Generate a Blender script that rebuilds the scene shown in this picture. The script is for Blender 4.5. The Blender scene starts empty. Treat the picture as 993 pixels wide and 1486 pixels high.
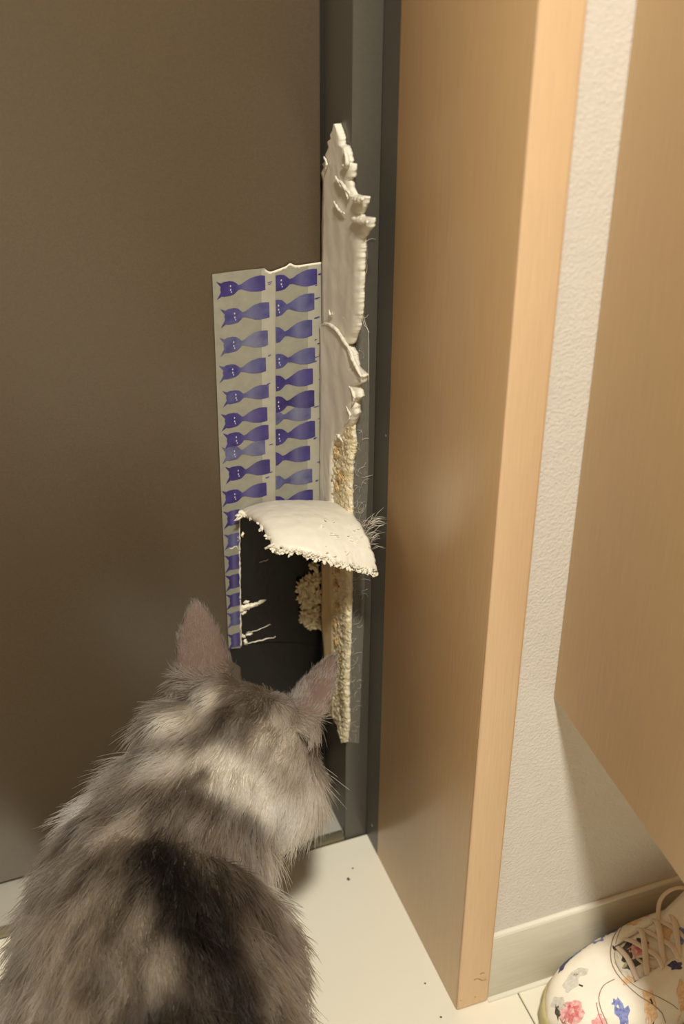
import bpy, bmesh, math, random
import numpy as np
from mathutils import Vector, Matrix, noise
from mathutils.bvhtree import BVHTree

random.seed(7)
rng = np.random.default_rng(7)
S = bpy.context.scene
COL = S.collection

# ------------------------------------------------------------------ camera
F_PX, PITCH, YAW, ROLL = 2277.8, .645243, .364788, -.00679
CAM = Vector((0, 0, 1.2))
cp, sp, cy, sy = math.cos(PITCH), math.sin(PITCH), math.cos(YAW), math.sin(YAW)
FWD = Vector((sy*cp, cy*cp, -sp)); r0 = Vector((cy, -sy, 0)); d0 = FWD.cross(r0)
RIGHT = math.cos(ROLL)*r0 + math.sin(ROLL)*d0
DOWN = -math.sin(ROLL)*r0 + math.cos(ROLL)*d0
cam_data = bpy.data.cameras.new('camera')
cam = bpy.data.objects.new('camera', cam_data); COL.objects.link(cam)
cam_data.sensor_fit = 'VERTICAL'; cam_data.sensor_height = 36; cam_data.sensor_width = 36*993/1486
cam_data.lens = F_PX/1486*36
cam_data.clip_start = .01
cam.matrix_world = Matrix(((RIGHT.x, -DOWN.x, -FWD.x, CAM.x), (RIGHT.y, -DOWN.y, -FWD.y, CAM.y),
                           (RIGHT.z, -DOWN.z, -FWD.z, CAM.z), (0, 0, 0, 1)))
cam_data.dof.use_dof = True; cam_data.dof.focus_distance = 1.26; cam_data.dof.aperture_fstop = 6.5
S.camera = cam

# ------------------------------------------------------------------ world, light, exposure
w = bpy.data.worlds.new('world'); S.world = w; w.use_nodes = True
w.node_tree.nodes['Background'].inputs[0].default_value = (1, .93, .80, 1)
w.node_tree.nodes['Background'].inputs[1].default_value = .05
ld = bpy.data.lights.new('ceiling_downlight_lamp', 'AREA'); ld.shape = 'DISK'; ld.size = .2
ld.energy = 58; ld.color = (1, .955, .865)
lo = bpy.data.objects.new('ceiling_downlight_lamp', ld); COL.objects.link(lo)
LIGHT = Vector((.02, -.35, 2.385)); lo.location = LIGHT
S.view_settings.view_transform = 'Standard'; S.view_settings.look = 'None'
S.view_settings.gamma = 1; S.view_settings.use_curve_mapping = False
S.view_settings.exposure = .35

# ------------------------------------------------------------------ measuring helpers (a point of the place from its bearing)
def ray(px, py):
    px = float(px); py = float(py)
    return ((px-496.5)/F_PX*RIGHT + (py-743)/F_PX*DOWN + FWD)
def ony(px, py, Y): d = ray(px, py); return CAM + d*((Y-CAM.y)/d.y)
def onx(px, py, X): d = ray(px, py); return CAM + d*((X-CAM.x)/d.x)
def onz(px, py, Z): d = ray(px, py); return CAM + d*((Z-CAM.z)/d.z)

# ------------------------------------------------------------------ materials
def sl(c):   # sRGB 0-255 -> linear
    return tuple((v/12.92 if v <= .04045 else ((v+.055)/1.055)**2.4) for v in (x/255 for x in c))
MATS = {}
def mat(name, col, rough=.6, metal=0, var=0, scale=20, bump=0, bscale=200, stretch=(1, 1, 1), spec=.5, col2=None, detail=4, coat=0, bdist=.001):
    if name in MATS: return MATS[name]
    m = bpy.data.materials.new(name); m.use_nodes = True
    nt = m.node_tree; b = nt.nodes['Principled BSDF']
    b.inputs['Roughness'].default_value = rough; b.inputs['Metallic'].default_value = metal
    b.inputs['Specular IOR Level'].default_value = spec
    if coat: b.inputs['Coat Weight'].default_value = coat; b.inputs['Coat Roughness'].default_value = .15
    c = sl(col)
    tc = nt.nodes.new('ShaderNodeTexCoord'); mp = nt.nodes.new('ShaderNodeMapping')
    mp.inputs['Scale'].default_value = stretch
    nt.links.new(tc.outputs['Object'], mp.inputs['Vector'])
    if var or col2:
        n = nt.nodes.new('ShaderNodeTexNoise'); n.inputs['Scale'].default_value = scale; n.inputs['Detail'].default_value = detail
        nt.links.new(mp.outputs[0], n.inputs['Vector'])
        r = nt.nodes.new('ShaderNodeValToRGB')
        r.color_ramp.elements[0].position = .3; r.color_ramp.elements[1].position = .7
        c2 = sl(col2) if col2 else tuple(x*(1+var) for x in c)
        c1 = c if col2 else tuple(x*(1-var) for x in c)
        r.color_ramp.elements[0].color = (*c1, 1); r.color_ramp.elements[1].color = (*c2, 1)
        nt.links.new(n.outputs['Fac'], r.inputs[0]); nt.links.new(r.outputs[0], b.inputs['Base Color'])
    else: b.inputs['Base Color'].default_value = (*c, 1)
    if bump:
        n = nt.nodes.new('ShaderNodeTexNoise'); n.inputs['Scale'].default_value = bscale; n.inputs['Detail'].default_value = 5
        nt.links.new(mp.outputs[0], n.inputs['Vector'])
        bn = nt.nodes.new('ShaderNodeBump'); bn.inputs['Strength'].default_value = bump; bn.inputs['Distance'].default_value = bdist
        nt.links.new(n.outputs['Fac'], bn.inputs['Height']); nt.links.new(bn.outputs[0], b.inputs['Normal'])
    MATS[name] = m
    return m

M_door = mat('brown_painted_steel', (92, 79, 61), .32, 0, .10, 900, .12, 700, spec=.5, bdist=.0004)
M_frame = mat('dark_grey_steel', (84, 80, 70), .42, 0, .05, 400, spec=.5)
M_gasket = mat('dark_rubber', (36, 32, 27), .6)
M_panel = mat('maple_veneer', (214, 180, 132), .33, 0, .06, 30, .05, 500, (30, 30, .8), spec=.45)
M_edge = mat('maple_edge', (220, 188, 147), .42, 0, .05, 30, .05, 500, (30, 30, .8))
M_cab = mat('maple_cabinet', (216, 186, 138), .4, 0, .05, 25, .04, 400, (25, 25, .8))
M_wall = mat('embossed_wallpaper', (212, 206, 194), .85, 0, .02, 60, .7, 420, bdist=.0012)
M_base = mat('pale_grain_baseboard', (206, 200, 180), .5, 0, .06, 18, .1, 200, (1.5, 20, 22))
M_caulk = mat('white_caulk', (230, 224, 206), .5)
M_floor = mat('cream_floor_tile', (226, 220, 200), .42, 0, .02, 6, .03, 300)
M_grout = mat('dark_joint', (120, 112, 94), .8)
M_sill = mat('brushed_steel_sill', (200, 196, 180), .4, .35, .04, 80, stretch=(1, 40, 40))
M_white = mat('white_paint', (186, 176, 158), .8)
M_dimwall = mat('bounce_dimming_brown', (132, 104, 74), .5, 0, .06, 20, stretch=(20, 20, .8))  # brown put on the unseen side walls to darken and warm bounced light
M_nosing = mat('olive_sill_nosing', (150, 143, 116), .35, .5)  # olive grey, darker than the sill
M_screw = mat('screw_steel', (170, 165, 150), .35, .9)
M_dirt = mat('dark_speck', (70, 60, 45), .8)
M_scuff = mat('wood_scuff', (168, 128, 86), .6)
M_tape = mat('grey_paper_tape', (146, 144, 128), .55, 0, .07, 160, .15, 400, bdist=.0003)
M_tape2 = mat('doubled_paper_tape', (168, 164, 147), .55, 0, .05, 160, .15, 400, bdist=.0003)
M_torn = mat('torn_paper', (236, 228, 204), .8, bump=.3, bscale=500)
M_black = mat('black_gloss_film', (9, 9, 9), .25, 0, .3, 40, .25, 60, bdist=.001, spec=.25)
M_foam = mat('white_foam', (222, 216, 198), .5, 0, .02, 60, .25, 160, bdist=.001)
M_foamtorn = mat('torn_foam', (226, 220, 200), .75, 0, .04, 90, .8, 260, bdist=.002)
M_core = mat('yellowed_core', (226, 208, 160), .85, 0, bump=1, bscale=240, col2=(238, 228, 196), scale=140, bdist=.003)
M_core2 = mat('brown_core', (168, 128, 62), .85, 0, bump=1, bscale=240, col2=(224, 200, 150), scale=150, bdist=.003)
M_shadeface = mat('shaded_tan_foam', (206, 184, 140), .7, 0, .05, 60, .2, 200)  # tan deepened to hold the flap's shadow in the colour
M_resid = mat('shaded_residue', (214, 198, 164), .85, 0, .1, 200, .8, 300)  # darker tan than the foam: its shadow is in the base colour
M_crumb = mat('foam_crumb', (226, 220, 200), .8)
M_hair = mat('shed_hair', (222, 214, 196), .5)

def ink(name, c1, c2, sc=130):
    m = mat(name, c1, .5, 0, .0, sc, col2=c2, detail=6); nt = m.node_tree; b = nt.nodes['Principled BSDF']
    tc = nt.nodes['Texture Coordinate']; sx = nt.nodes.new('ShaderNodeSeparateXYZ'); nt.links.new(tc.outputs['Generated'], sx.inputs[0])
    rp = nt.nodes.new('ShaderNodeValToRGB'); el = rp.color_ramp.elements        # ink laid thinner over the printed cat's back
    el[0].position = .38; el[0].color = (0, 0, 0, 1); el[1].position = .60; el[1].color = (.8, .8, .8, 1); e = el.new(.88); e.color = (.1, .1, .1, 1)
    mx = nt.nodes.new('ShaderNodeMix'); mx.data_type = 'RGBA'; lk = b.inputs['Base Color'].links[0].from_socket
    nt.links.new(sx.outputs[0], rp.inputs[0]); nt.links.new(rp.outputs[0], mx.inputs[0]); nt.links.new(lk, mx.inputs[6])
    mx.inputs[7].default_value = (*sl(tuple(v*.55+w_*.45 for v, w_ in zip(c2, (138, 142, 150)))), 1); nt.links.new(mx.outputs[2], b.inputs['Base Color'])
    return m
INKS = [ink('violet_ink', (46, 36, 98), (66, 56, 122)), ink('blue_violet_ink', (54, 48, 108), (84, 84, 130)),
        ink('faded_violet_ink', (70, 68, 116), (104, 106, 134)), ink('dark_violet_ink', (40, 30, 86), (56, 45, 110))]
M_eye = mat('print_eye', (190, 186, 190), .6)

# ------------------------------------------------------------------ mesh helpers
def new(name, verts, faces, m, parent=None, smooth=False):
    me = bpy.data.meshes.new(name); me.from_pydata([tuple(v) for v in verts], [], faces); me.update()
    o = bpy.data.objects.new(name, me); COL.objects.link(o)
    for mm in (m if isinstance(m, (list, tuple)) else [m]): me.materials.append(mm)
    if smooth:
        for p in me.polygons: p.use_smooth = True
    if parent: o.parent = parent
    return o
def box(name, x0, x1, y0, y1, z0, z1, m, parent=None, bevel=0, seg=2):
    bm = bmesh.new(); bmesh.ops.create_cube(bm, size=1)
    for v in bm.verts:
        v.co = Vector((x0+(v.co.x+.5)*(x1-x0), y0+(v.co.y+.5)*(y1-y0), z0+(v.co.z+.5)*(z1-z0)))
    if bevel: bmesh.ops.bevel(bm, geom=bm.edges[:], offset=bevel, segments=seg, affect='EDGES', profile=.5)
    me = bpy.data.meshes.new(name); bm.to_mesh(me); bm.free()
    o = bpy.data.objects.new(name, me); COL.objects.link(o); me.materials.append(m)
    if bevel:
        for p in me.polygons: p.use_smooth = True
        me.set_sharp_from_angle(angle=.6) if hasattr(me, 'set_sharp_from_angle') else None
    if parent: o.parent = parent
    return o
def empty(name, loc=(0, 0, 0)):
    o = bpy.data.objects.new(name, None); COL.objects.link(o); o.location = loc
    o.empty_display_size = .05
    return o
def tag(o, label=None, cat=None, group=None, kind=None):
    if label: o['label'] = label
    if cat: o['category'] = cat
    if group: o['group'] = group
    if kind: o['kind'] = kind
    return o
def struct(o, label=None):
    o['kind'] = 'structure'
    if label: o['label'] = label
    return o
def cr(p, t):        # Catmull-Rom through list of numpy rows, t in 0..1
    n = len(p)-1; f = min(max(t, 0), 1)*n; i = min(int(f), n-1); u = f-i
    p0 = p[max(i-1, 0)]; p1 = p[i]; p2 = p[i+1]; p3 = p[min(i+2, n)]
    return .5*((2*p1)+(-p0+p2)*u+(2*p0-5*p1+4*p2-p3)*u*u+(-p0+3*p1-3*p2+p3)*u**3)
def tube_data(pts, rads, n=8, flat=1.0, closed_ends=True, up=None):
    pts = [Vector(p) for p in pts]; V = []; Fc = []
    N = len(pts); side = None
    for i, p in enumerate(pts):
        t = (pts[min(i+1, N-1)]-pts[max(i-1, 0)]).normalized()
        ref = up or Vector((0, 0, 1))
        if abs(t.dot(ref)) > .95: ref = Vector((1, 0, 0))
        s = t.cross(ref).normalized()
        if side is not None and s.dot(side) < 0 and not up: s = -s
        side = s; u = s.cross(t).normalized()
        r = rads[i] if hasattr(rads, '__len__') else rads
        for k in range(n):
            a = 2*math.pi*k/n
            V.append(p + s*(math.cos(a)*r) + u*(math.sin(a)*r*flat))
    for i in range(N-1):
        for k in range(n):
            a, b = i*n+k, i*n+(k+1) % n
            Fc.append((a, b, b+n, a+n))
    if closed_ends:
        Fc.append(tuple(range(n))[::-1]); Fc.append(tuple(range((N-1)*n, N*n)))
    return V, Fc
def tubes(name, lst, m, parent=None, n=6):
    V = []; Fc = []
    for pts, r in lst:
        v, f = tube_data(pts, r, n); k = len(V); V += v; Fc += [tuple(i+k for i in q) for q in f]
    return new(name, V, Fc, m, parent, True)
def smooth_path(ctrl, n):
    p = [np.array(c, float) for c in ctrl]
    return [Vector(cr(p, i/(n-1))) for i in range(n)]

# ================================================================== SETTING
XJ, YF, YD = .380, .981, 1.035          # rebate face, frame front, door face
XC, YC0, YC1 = .403, .759, .952         # casing inner face, front, back
YW = .766                               # wall beside the casing
# floor: bed and separate tiles
fl = struct(box('floor', -.9, 1.4, -1.6, YF, -.03, -.0016, M_grout), 'cream floor tiles of the entrance')
def tile(x0, x1, y0, y1): box('tile', x0, x1, y0, y1, -.012, 0, M_floor, fl, .0007, 1)
xs = [-.9, -.737, -.137, .463, 1.063, 1.4]; ys = [-1.6, -1.45, -.85, -.25, .35, .9805]
for a in range(5):
    for b in range(5):
        x0, x1, y0, y1 = xs[a]+.0006, xs[a+1]-.0006, ys[b]+.0006, ys[b+1]-.0002
        if a >= 3 and b == 4: y1 = YW-.004
        if a == 2 and b == 4: tile(x0, x1, y0, y1)
        else: tile(x0, x1, y0, y1)
# crumbs and chips on the floor
for (px, py, r) in ((506, 1276, .0016), (512, 1260, .0009), (617, 1427, .0009), (697, 1444, .0009), (640, 1476, .001)):
    p = onz(px, py, .0004)
    bm = bmesh.new(); bmesh.ops.create_icosphere(bm, subdivisions=2, radius=r)
    for v in bm.verts: v.co = v.co*(1+.5*noise.noise(v.co*900)); v.co.z *= .5
    me = bpy.data.meshes.new('crumb'); bm.to_mesh(me); bm.free(); me.materials.append(M_dirt)
    o = bpy.data.objects.new('crumb', me); COL.objects.link(o); o.location = (p.x, p.y, r*.45)
    tag(o, {506: 'dark crumb on the cream floor near the door threshold', 512: 'faint speck of dirt close to the threshold corner', 617: 'tiny speck on floor left of wooden casing foot',
            697: 'tiny speck on floor in front of casing end', 640: 'small speck on floor at the picture bottom'}[px], 'crumb', 'specks on the floor')

# door, sill, frame
dr = struct(box('door_1', -.75, XJ-.0035, YD, YD+.04, .012, 2.0, M_door, None, .002), 'dark brown steel entrance door')
sill = struct(box('door_sill', -.75, XJ, YF+.004, YD+.05, -.02, .006, M_sill), 'steel door threshold with rounded nose')
v, f = tube_data([(-.75, YF+.004, .003), (XJ-.001, YF+.004, .003)], .0055, 12); new('nosing', v, f, M_nosing, sill, True)
fr = struct(box('door_frame', XJ, XC, YF, YD+.06, -.03, 2.1, M_frame, None, .0012), 'dark grey steel door frame')
box('frame_return', XC+.0005, XC+.02, YC1, YF+.02, -.03, 2.1, M_frame, fr)
box('gasket', XJ-.0028, XJ+.001, YD+.004, YD+.03, .012, 2.0, M_gasket, fr)
def screw(p, axis, r, parent):
    bm = bmesh.new(); bmesh.ops.create_uvsphere(bm, u_segments=10, v_segments=6, radius=r)
    for v in bm.verts: v.co[axis] *= .45
    me = bpy.data.meshes.new('screw'); bm.to_mesh(me); bm.free(); me.materials.append(M_screw)
    o = bpy.data.objects.new('screw', me); COL.objects.link(o); o.location = p; o.parent = parent
screw(onx(540, 1197, XC), 0, .0018, fr); screw(onx(560, 632, XC), 0, .0013, fr)
# frame's left-facing side piece up to the casing back
box('frame_side', XC, XC+.0006, YC1-.0005, YF+.002, 0, 2.1, M_frame, fr)
# head of frame and wall above (out of frame)
struct(box('wall_back', -.9, 1.4, YD+.0, YD+.1, 2.1, 2.4, M_white)); struct(box('door_frame_head', -.8, XC, YF, YD+.06, 2.0, 2.1, M_frame))

# casing (jamb lining) in maple
cs = struct(box('trim_1', XC, .4335, YC0+.003, YC1, .0008, 2.15, M_panel, None, .0008), 'maple veneer door casing')
box('edge_strip', XC, .4335, YC0, YC0+.0032, .0008, 2.15, M_edge, cs, .0022, 3)
for pts in ([(697, 1414), (700, 1412), (703, 1412)], [(688, 1422), (694, 1420), (700, 1423), (706, 1421)]):
    L = [ony(*p, YC0-.00005) for p in pts]; v, f = tube_data(L, .0005, 5); new('scuff', v, f, M_scuff, cs)
for (px, py) in ((668, 1452), (689, 1447)):
    p = ony(px, py, YC0); v, f = tube_data([p, p+Vector((.0012, 0, 0))], .0004, 5); new('scuff', v, f, M_scuff, cs)
# wall beside casing, baseboard
wr = struct(box('wall_right', .4336, 1.4, YW, YW+.12, -.03, 2.4, M_wall), 'white embossed wallpaper wall')
bb = struct(box('baseboard_right', .4336, 1.39, YW-.005, YW, .0006, .085, M_base, None, .0008), 'pale wood-grain baseboard')
v, f = tube_data([(.4337, YW-.0018, .0852), (1.39, YW-.0018, .0852)], .0028, 8); new('caulk_bead', v, f, M_caulk, bb, True)
v, f = tube_data([(.4337, YW-.006, .0005), (1.39, YW-.006, .0005)], .003, 8); new('caulk_bead', v, f, M_caulk, bb, True)
struct(box('wall_side', 1.4, 1.5, -1.6, YW+.1, -.03, 2.4, M_dimwall)); struct(box('wall_left', -1.0, -.9, -1.6, YD+.1, -.03, 2.4, M_dimwall))
struct(box('wall_door_side', -.9, -.75, YF, YD+.1, -.03, 2.1, M_white))
struct(box('ceiling', -1.0, 1.5, -1.6, YD+.1, 2.4, 2.5, M_white))
# downlight fixture round the lamp
dl = tag(empty('ceiling_downlight', (LIGHT.x, LIGHT.y, 2.4)), 'round recessed ceiling downlight', 'downlight')
V = []; Fc = []; n = 32
for r, z in ((.085, -.0005), (.085, -.006), (.068, -.006), (.066, -.0005)):
    V += [(r*math.cos(2*math.pi*k/n), r*math.sin(2*math.pi*k/n), z) for k in range(n)]
for i in range(4):
    for k in range(n): Fc.append((i*n+k, i*n+(k+1) % n, ((i+1) % 4)*n+(k+1) % n, ((i+1) % 4)*n+k))
new('trim_ring', V, Fc, M_white, dl, True)

# floating shoe cabinet
XCAB, ZCAB, YCAB = .468, .359, .40
cb = tag(empty('shoe_cabinet', (XCAB, YW, ZCAB)), 'floating maple shoe cabinet fixed to the white wall', 'cabinet')
def cpart(name, x0, x1, y0, y1, z0, z1, m, bev=.0012):
    return box(name, x0-XCAB, x1-XCAB, y0-YW, y1-YW, z0-ZCAB, z1-ZCAB, m, cb, bev)
cpart('side_panel', XCAB, XCAB+.018, YCAB+.02, YW-.0005, ZCAB, 1.9, M_cab)
cpart('side_panel', 1.36, 1.378, YCAB+.02, YW-.0005, ZCAB, 1.9, M_cab)
cpart('bottom_panel', XCAB+.018, 1.36, YCAB+.022, YW-.0005, ZCAB+.001, ZCAB+.019, M_cab)
cpart('top_panel', XCAB+.018, 1.36, YCAB+.02, YW-.0005, 1.882, 1.9, M_cab)
cpart('back_panel', XCAB+.018, 1.36, YW-.006, YW-.0005, ZCAB+.019, 1.882, M_cab)
for k in range(2):
    d = cpart('cabinet_door', XCAB+.001+.455*k, XCAB+.454+.455*k, YCAB, YCAB+.0185, ZCAB+.001, 1.899, M_cab)

# ================================================================== TAPE ON THE DOOR
YT = YD-.0006
def flatpoly(name, pts, Y, m, parent, thick=.0003, jag=0):
    """thin sheet on the door plane, outline in (x, z), with real thickness"""
    if jag:
        out = []
        for i in range(len(pts)):
            a = Vector(pts[i]); b = Vector(pts[(i+1) % len(pts)]); k = max(1, int((b-a).length/.0025))
            for j in range(k): out.append(a.lerp(b, j/k)+Vector((random.uniform(-jag, jag), random.uniform(-jag, jag))))
        pts = out
    n = len(pts)
    V = [(p[0], Y-thick, p[1]) for p in pts]+[(p[0], Y, p[1]) for p in pts]
    Fc = [tuple(range(n)), tuple(range(n, 2*n))[::-1]]+[(i, i+n, (i+1) % n+n, (i+1) % n) for i in range(n)]
    bm = bmesh.new(); vs = [bm.verts.new(v) for v in V]
    for q in Fc:
        try: bm.faces.new([vs[i] for i in q])
        except ValueError: pass
    bmesh.ops.recalc_face_normals(bm, faces=bm.faces[:])
    big = [q for q in bm.faces if len(q.verts) > 4]; bmesh.ops.triangulate(bm, faces=big)
    me = bpy.data.meshes.new(name); bm.to_mesh(me); bm.free(); me.materials.append(m)
    o = bpy.data.objects.new(name, me); COL.objects.link(o)
    if parent: o.parent = parent
    return o
def pz(*pp): return [((q := ony(x, y, YT)).x, q.z) for x, y in pp]

tp_l = flatpoly('printed_tape', pz((308, 398), (345, 393), (384, 389), (391, 397), (398, 395), (399, 726), (347, 742), (348, 800), (349, 940), (332, 941), (320, 700)), YT, M_tape, None, .0004)
tag(tp_l, 'left strip of grey paper tape printed with violet cats', 'tape', 'printed tape strips on the door')
tp_r = flatpoly('printed_tape', pz((399, 394), (420, 385), (437, 386), (466, 381), (467, 560), (466, 735), (399, 735)), YT, M_tape, None, .0004)
tag(tp_r, 'right strip of grey paper tape printed with violet cats, beside the foam', 'tape', 'printed tape strips on the door')
flatpoly('overlap_band', pz((379, 392), (384, 389), (391, 397), (399, 395), (399, 727), (381, 730)), YT-.0004, M_tape2, tp_l, .0002)
flatpoly('overlap_band', pz((447, 384), (466, 381), (467, 560), (466, 733), (446, 733)), YT-.0004, M_tape2, tp_r, .0002)
# lifted white torn lip along the top of the right strip
V = []; Fc = []
lip = smooth_path([(x, 0, y) for x, y in ((384, 391), (392, 395), (405, 391), (415, 387), (421, 383), (430, 386), (445, 384), (466, 381))], 60)
for i, q in enumerate(lip):
    h = .0016+.0012*noise.noise(Vector((i*.5, 3, 0))); a = ony(q.x, q.z, YT-.0004)
    V += [a+Vector((0, 0, -h)), a+Vector((0, -.0012, .0004)), a+Vector((0, -.0004, .0007))]
for i in range(59):
    for k in range(2): Fc.append((i*3+k, i*3+k+1, i*3+k+4, i*3+k+3))
new('torn_lip', V, Fc, M_torn, tp_r, True)

# the printed cats, lying sideways (ears to the left); unit outline, x 0..1 across, z about the middle
cat_top = [(0.0, .20), (.10, .15), (.15, .17), (.27, .175), (.35, .155), (.41, .10), (.45, .05), (.51, .065), (.60, .125), (.70, .175), (.82, .20), (.92, .20), (1.0, .185)]
cat_bot = [(1.0, -.15), (.92, -.165), (.82, -.165), (.70, -.145), (.60, -.10), (.51, -.06), (.45, -.055), (.41, -.10), (.35, -.15), (.27, -.165), (.15, -.17), (.10, -.155), (0.0, -.225)]
cat_left = [(.085, -.06), (.075, .02), (.09, .06)]
CAT = cat_top+cat_bot+cat_left
def clip_left(poly, u0):
    out = []
    for i in range(len(poly)):
        a = poly[i]; b = poly[(i+1) % len(poly)]
        ia, ib = a[0] >= u0, b[0] >= u0
        if ia: out.append(a)
        if ia != ib: t = (u0-a[0])/(b[0]-a[0]); out.append((u0, a[1]+t*(b[1]-a[1])))
    return out
def clip_right(poly, u1): return [(-x, z) for x, z in clip_left([(-x, z) for x, z in poly], -u1)]
def cat_print(px0, px1, py, parent, k, u0=0, u1=1, face=True, yoff=0):
    a = ony(px0, py, YT); b = ony(px1, py, YT); L = b.x-a.x; Z = a.z
    poly = CAT
    if u0 > 0: poly = clip_left(poly, u0)
    if u1 < 1: poly = clip_right(poly, u1)
    tilt = random.uniform(-.03, .03)-.02; sc = random.uniform(.92, 1.08)
    P = [(a.x+x*L, Z+z*L*sc+x*L*tilt+random.uniform(-.0002, .0002)) for x, z in poly]
    o = flatpoly('cat_print', P, YT-.0006-yoff, INKS[k], parent, .00012)
    if face:
        for (ex, ez) in ((.285, .055), (.285, -.03), (.30, -.085)):
            if ex < u0+.03 or ex > u1-.03: continue
            c = Vector((a.x+ex*L, Z+ez*L*sc+ex*L*tilt)); r = .0010 if ez > -.05 else .0008
            flatpoly('print_eye', [(c.x+r*math.cos(t*1.2566)*.6, c.y+r*math.sin(t*1.2566)) for t in range(5)], YT-.00075-yoff, M_eye, o, .0001)
    return o
rows_l = [(412, 314, 385, 0), (452, 320, 391, 1), (494, 319, 389, 2), (533, 318, 386, 1), (569, 323, 390, 1), (603, 321, 388, 0), (632, 324, 390, 0), (651, 322, 385, 2), (680, 327, 392, 3), (714, 322, 387, 0)]
for i, (py, x0, x1, k) in enumerate(rows_l): cat_print(x0, x1, py+9, tp_l, k, yoff=.00012*(i % 2))
for i, py in enumerate((748, 780, 812, 840, 867, 894, 925)):
    cat_print(324+i*.9, 324+i*.9+71, py+6, tp_l, (0, 1, 0, 3, 0, 1, 0)[i], u1=(348-324-i*.9)/71)
rows_r = [(403, 460, 0), (440, 456, 1), (480, 453, 1), (517, 457, 1), (550, 454, 0), (580, 456, 3), (600, 451, 2), (628, 457, 0), (660, 450, 0), (694, 453, 2), (724, 454, 0)]
for i, (py, x1, k) in enumerate(rows_r):
    cat_print(x1-73, x1, py+10, tp_r, k, u0=(400-(x1-73))/73, yoff=.00012*(i % 2))
def marks(parent, X, rows):
    for py in rows:
        for q in range(random.randint(1, 3)):
            c = ony(X+random.uniform(-4, 4), py+random.uniform(-9, 9), YT); l = random.uniform(.001, .0028); h = random.uniform(.0005, .0011)
            flatpoly('ink_mark', [(c.x-l, c.z-h*.5), (c.x, c.z-h), (c.x+l, c.z+h*.2), (c.x+l*.4, c.z+h), (c.x-l*.6, c.z+h*.4)], YT-.0007, INKS[random.choice((0, 1, 2))], parent, .0001)
marks(tp_l, 391, [410, 450, 520, 565, 640, 690]); marks(tp_r, 461, [405, 425, 466, 500, 520, 545, 585, 610, 640, 665, 700])

# ================================================================== BLACK FILM WHERE THE TAPE IS TORN AWAY
bf = flatpoly('black_film', pz((349, 738), (466, 728), (467, 1000), (470, 1100), (352, 1100), (350, 968), (338, 960), (334, 944), (349, 940)), YD-.0002, M_black, None, .0006)
tag(bf, 'glossy black patch on the door under the foam flap', 'film')
V = []; Fc = []
for i in range(41):           # crease across the lower film
    q = ony(350+i*2.8, 937-5*math.sin(i*.08)+1.2*noise.noise(Vector((i*.6, 0, 5))), YD-.0008)
    V += [q+Vector((0, 0, -.0006)), q+Vector((0, -.0007, 0)), q+Vector((0, 0, .0006))]
for i in range(40):
    for k in range(2): Fc.append((i*3+k, i*3+k+1, i*3+k+4, i*3+k+3))
new('crease', V, Fc, M_black, bf, True)

def clump(name, pxy, Y, rx, rz, ry, m, parent=None, seed=0, sub=4, amp=.5, freq=160):
    p = ony(*pxy, Y); bm = bmesh.new(); bmesh.ops.create_icosphere(bm, subdivisions=sub, radius=1)
    for v in bm.verts:
        n = v.co.normalized(); d = 1+amp*noise.fractal(Vector((n.x*rx, n.y*ry, n.z*rz))*freq+Vector((seed*7.1, 0, 0)), 1, 2, 4)
        v.co = Vector((n.x*rx*d, n.y*ry*d, n.z*rz*d))
    me = bpy.data.meshes.new(name); bm.to_mesh(me); bm.free(); me.materials.append(m)
    for q in me.polygons: q.use_smooth = True
    o = bpy.data.objects.new(name, me); COL.objects.link(o); o.location = p
    if parent: o.parent = parent
    return o
rs = tag(empty('foam_residue', ony(448, 880, YD-.001)), 'crumbly foam residue with shade painted in tan, stuck on the black patch', 'foam'); 
inv = Matrix.Translation(-rs.location)
for i, (px, py, a, b) in enumerate(((440, 852, .0065, .010), (452, 845, .007, .009), (448, 870, .008, .010), (458, 862, .005, .010), (446, 893, .007, .009), (456, 888, .006, .011), (438, 866, .004, .006), (452, 905, .006, .005), (460, 838, .0035, .007), (462, 905, .003, .006), (455, 820, .004, .005))):
    o = clump('residue_lump', (px, py), YD-.001, a, b, .005, M_resid, None, i, 4, .8, 420); o.location -= rs.location; o.parent = rs
rs2 = tag(empty('foam_shreds', ony(365, 880, YD-.001)), 'white shreds scraped along the left edge of the black patch', 'foam')
def shred(pts, r0, parent):
    L = smooth_path([ony(x, y, YD-.0012) for x, y in pts], 14)
    L = [q+Vector((noise.noise(q*800)*.001, 0, noise.noise(q*900+Vector((5, 0, 0)))*.0012)) for q in L]
    R = [r0*(.35+.9*abs(noise.noise(q*420)))*math.sin(math.pi*(.08+.84*i/13))+.0002 for i, q in enumerate(L)]
    v, f = tube_data(L, R, 6, .5); o = new('shred', v, f, M_torn, parent, True); o.matrix_parent_inverse = Matrix.Translation(-parent.location)
for i, (px, py, a, b) in enumerate(((353, 882, .0032, .0040), (360, 880, .0045, .0030), (367, 878, .0042, .0022), (375, 875, .0040, .0014), (381, 872, .0030, .0009), (357, 873, .0024, .0014), (354, 889, .0022, .0016), (356, 931, .0014, .0030), (353, 923, .0016, .0020), (362, 920, .0026, .0008), (352, 776, .0012, .0022))):
    o = clump('shred', (px, py), YD-.001, a, b, .0016, M_torn, None, i+20, 3, .9, 700); o.location -= rs2.location; o.parent = rs2
for pts, r in (([(356, 934), (368, 932), (380, 929), (400, 924)], .0008), ([(358, 918), (372, 915), (392, 906)], .0004), ([(376, 816), (390, 812)], .0006), ([(334, 797), (342, 793), (347, 797)], .0009)):
    shred(pts, r, rs2)
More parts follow.
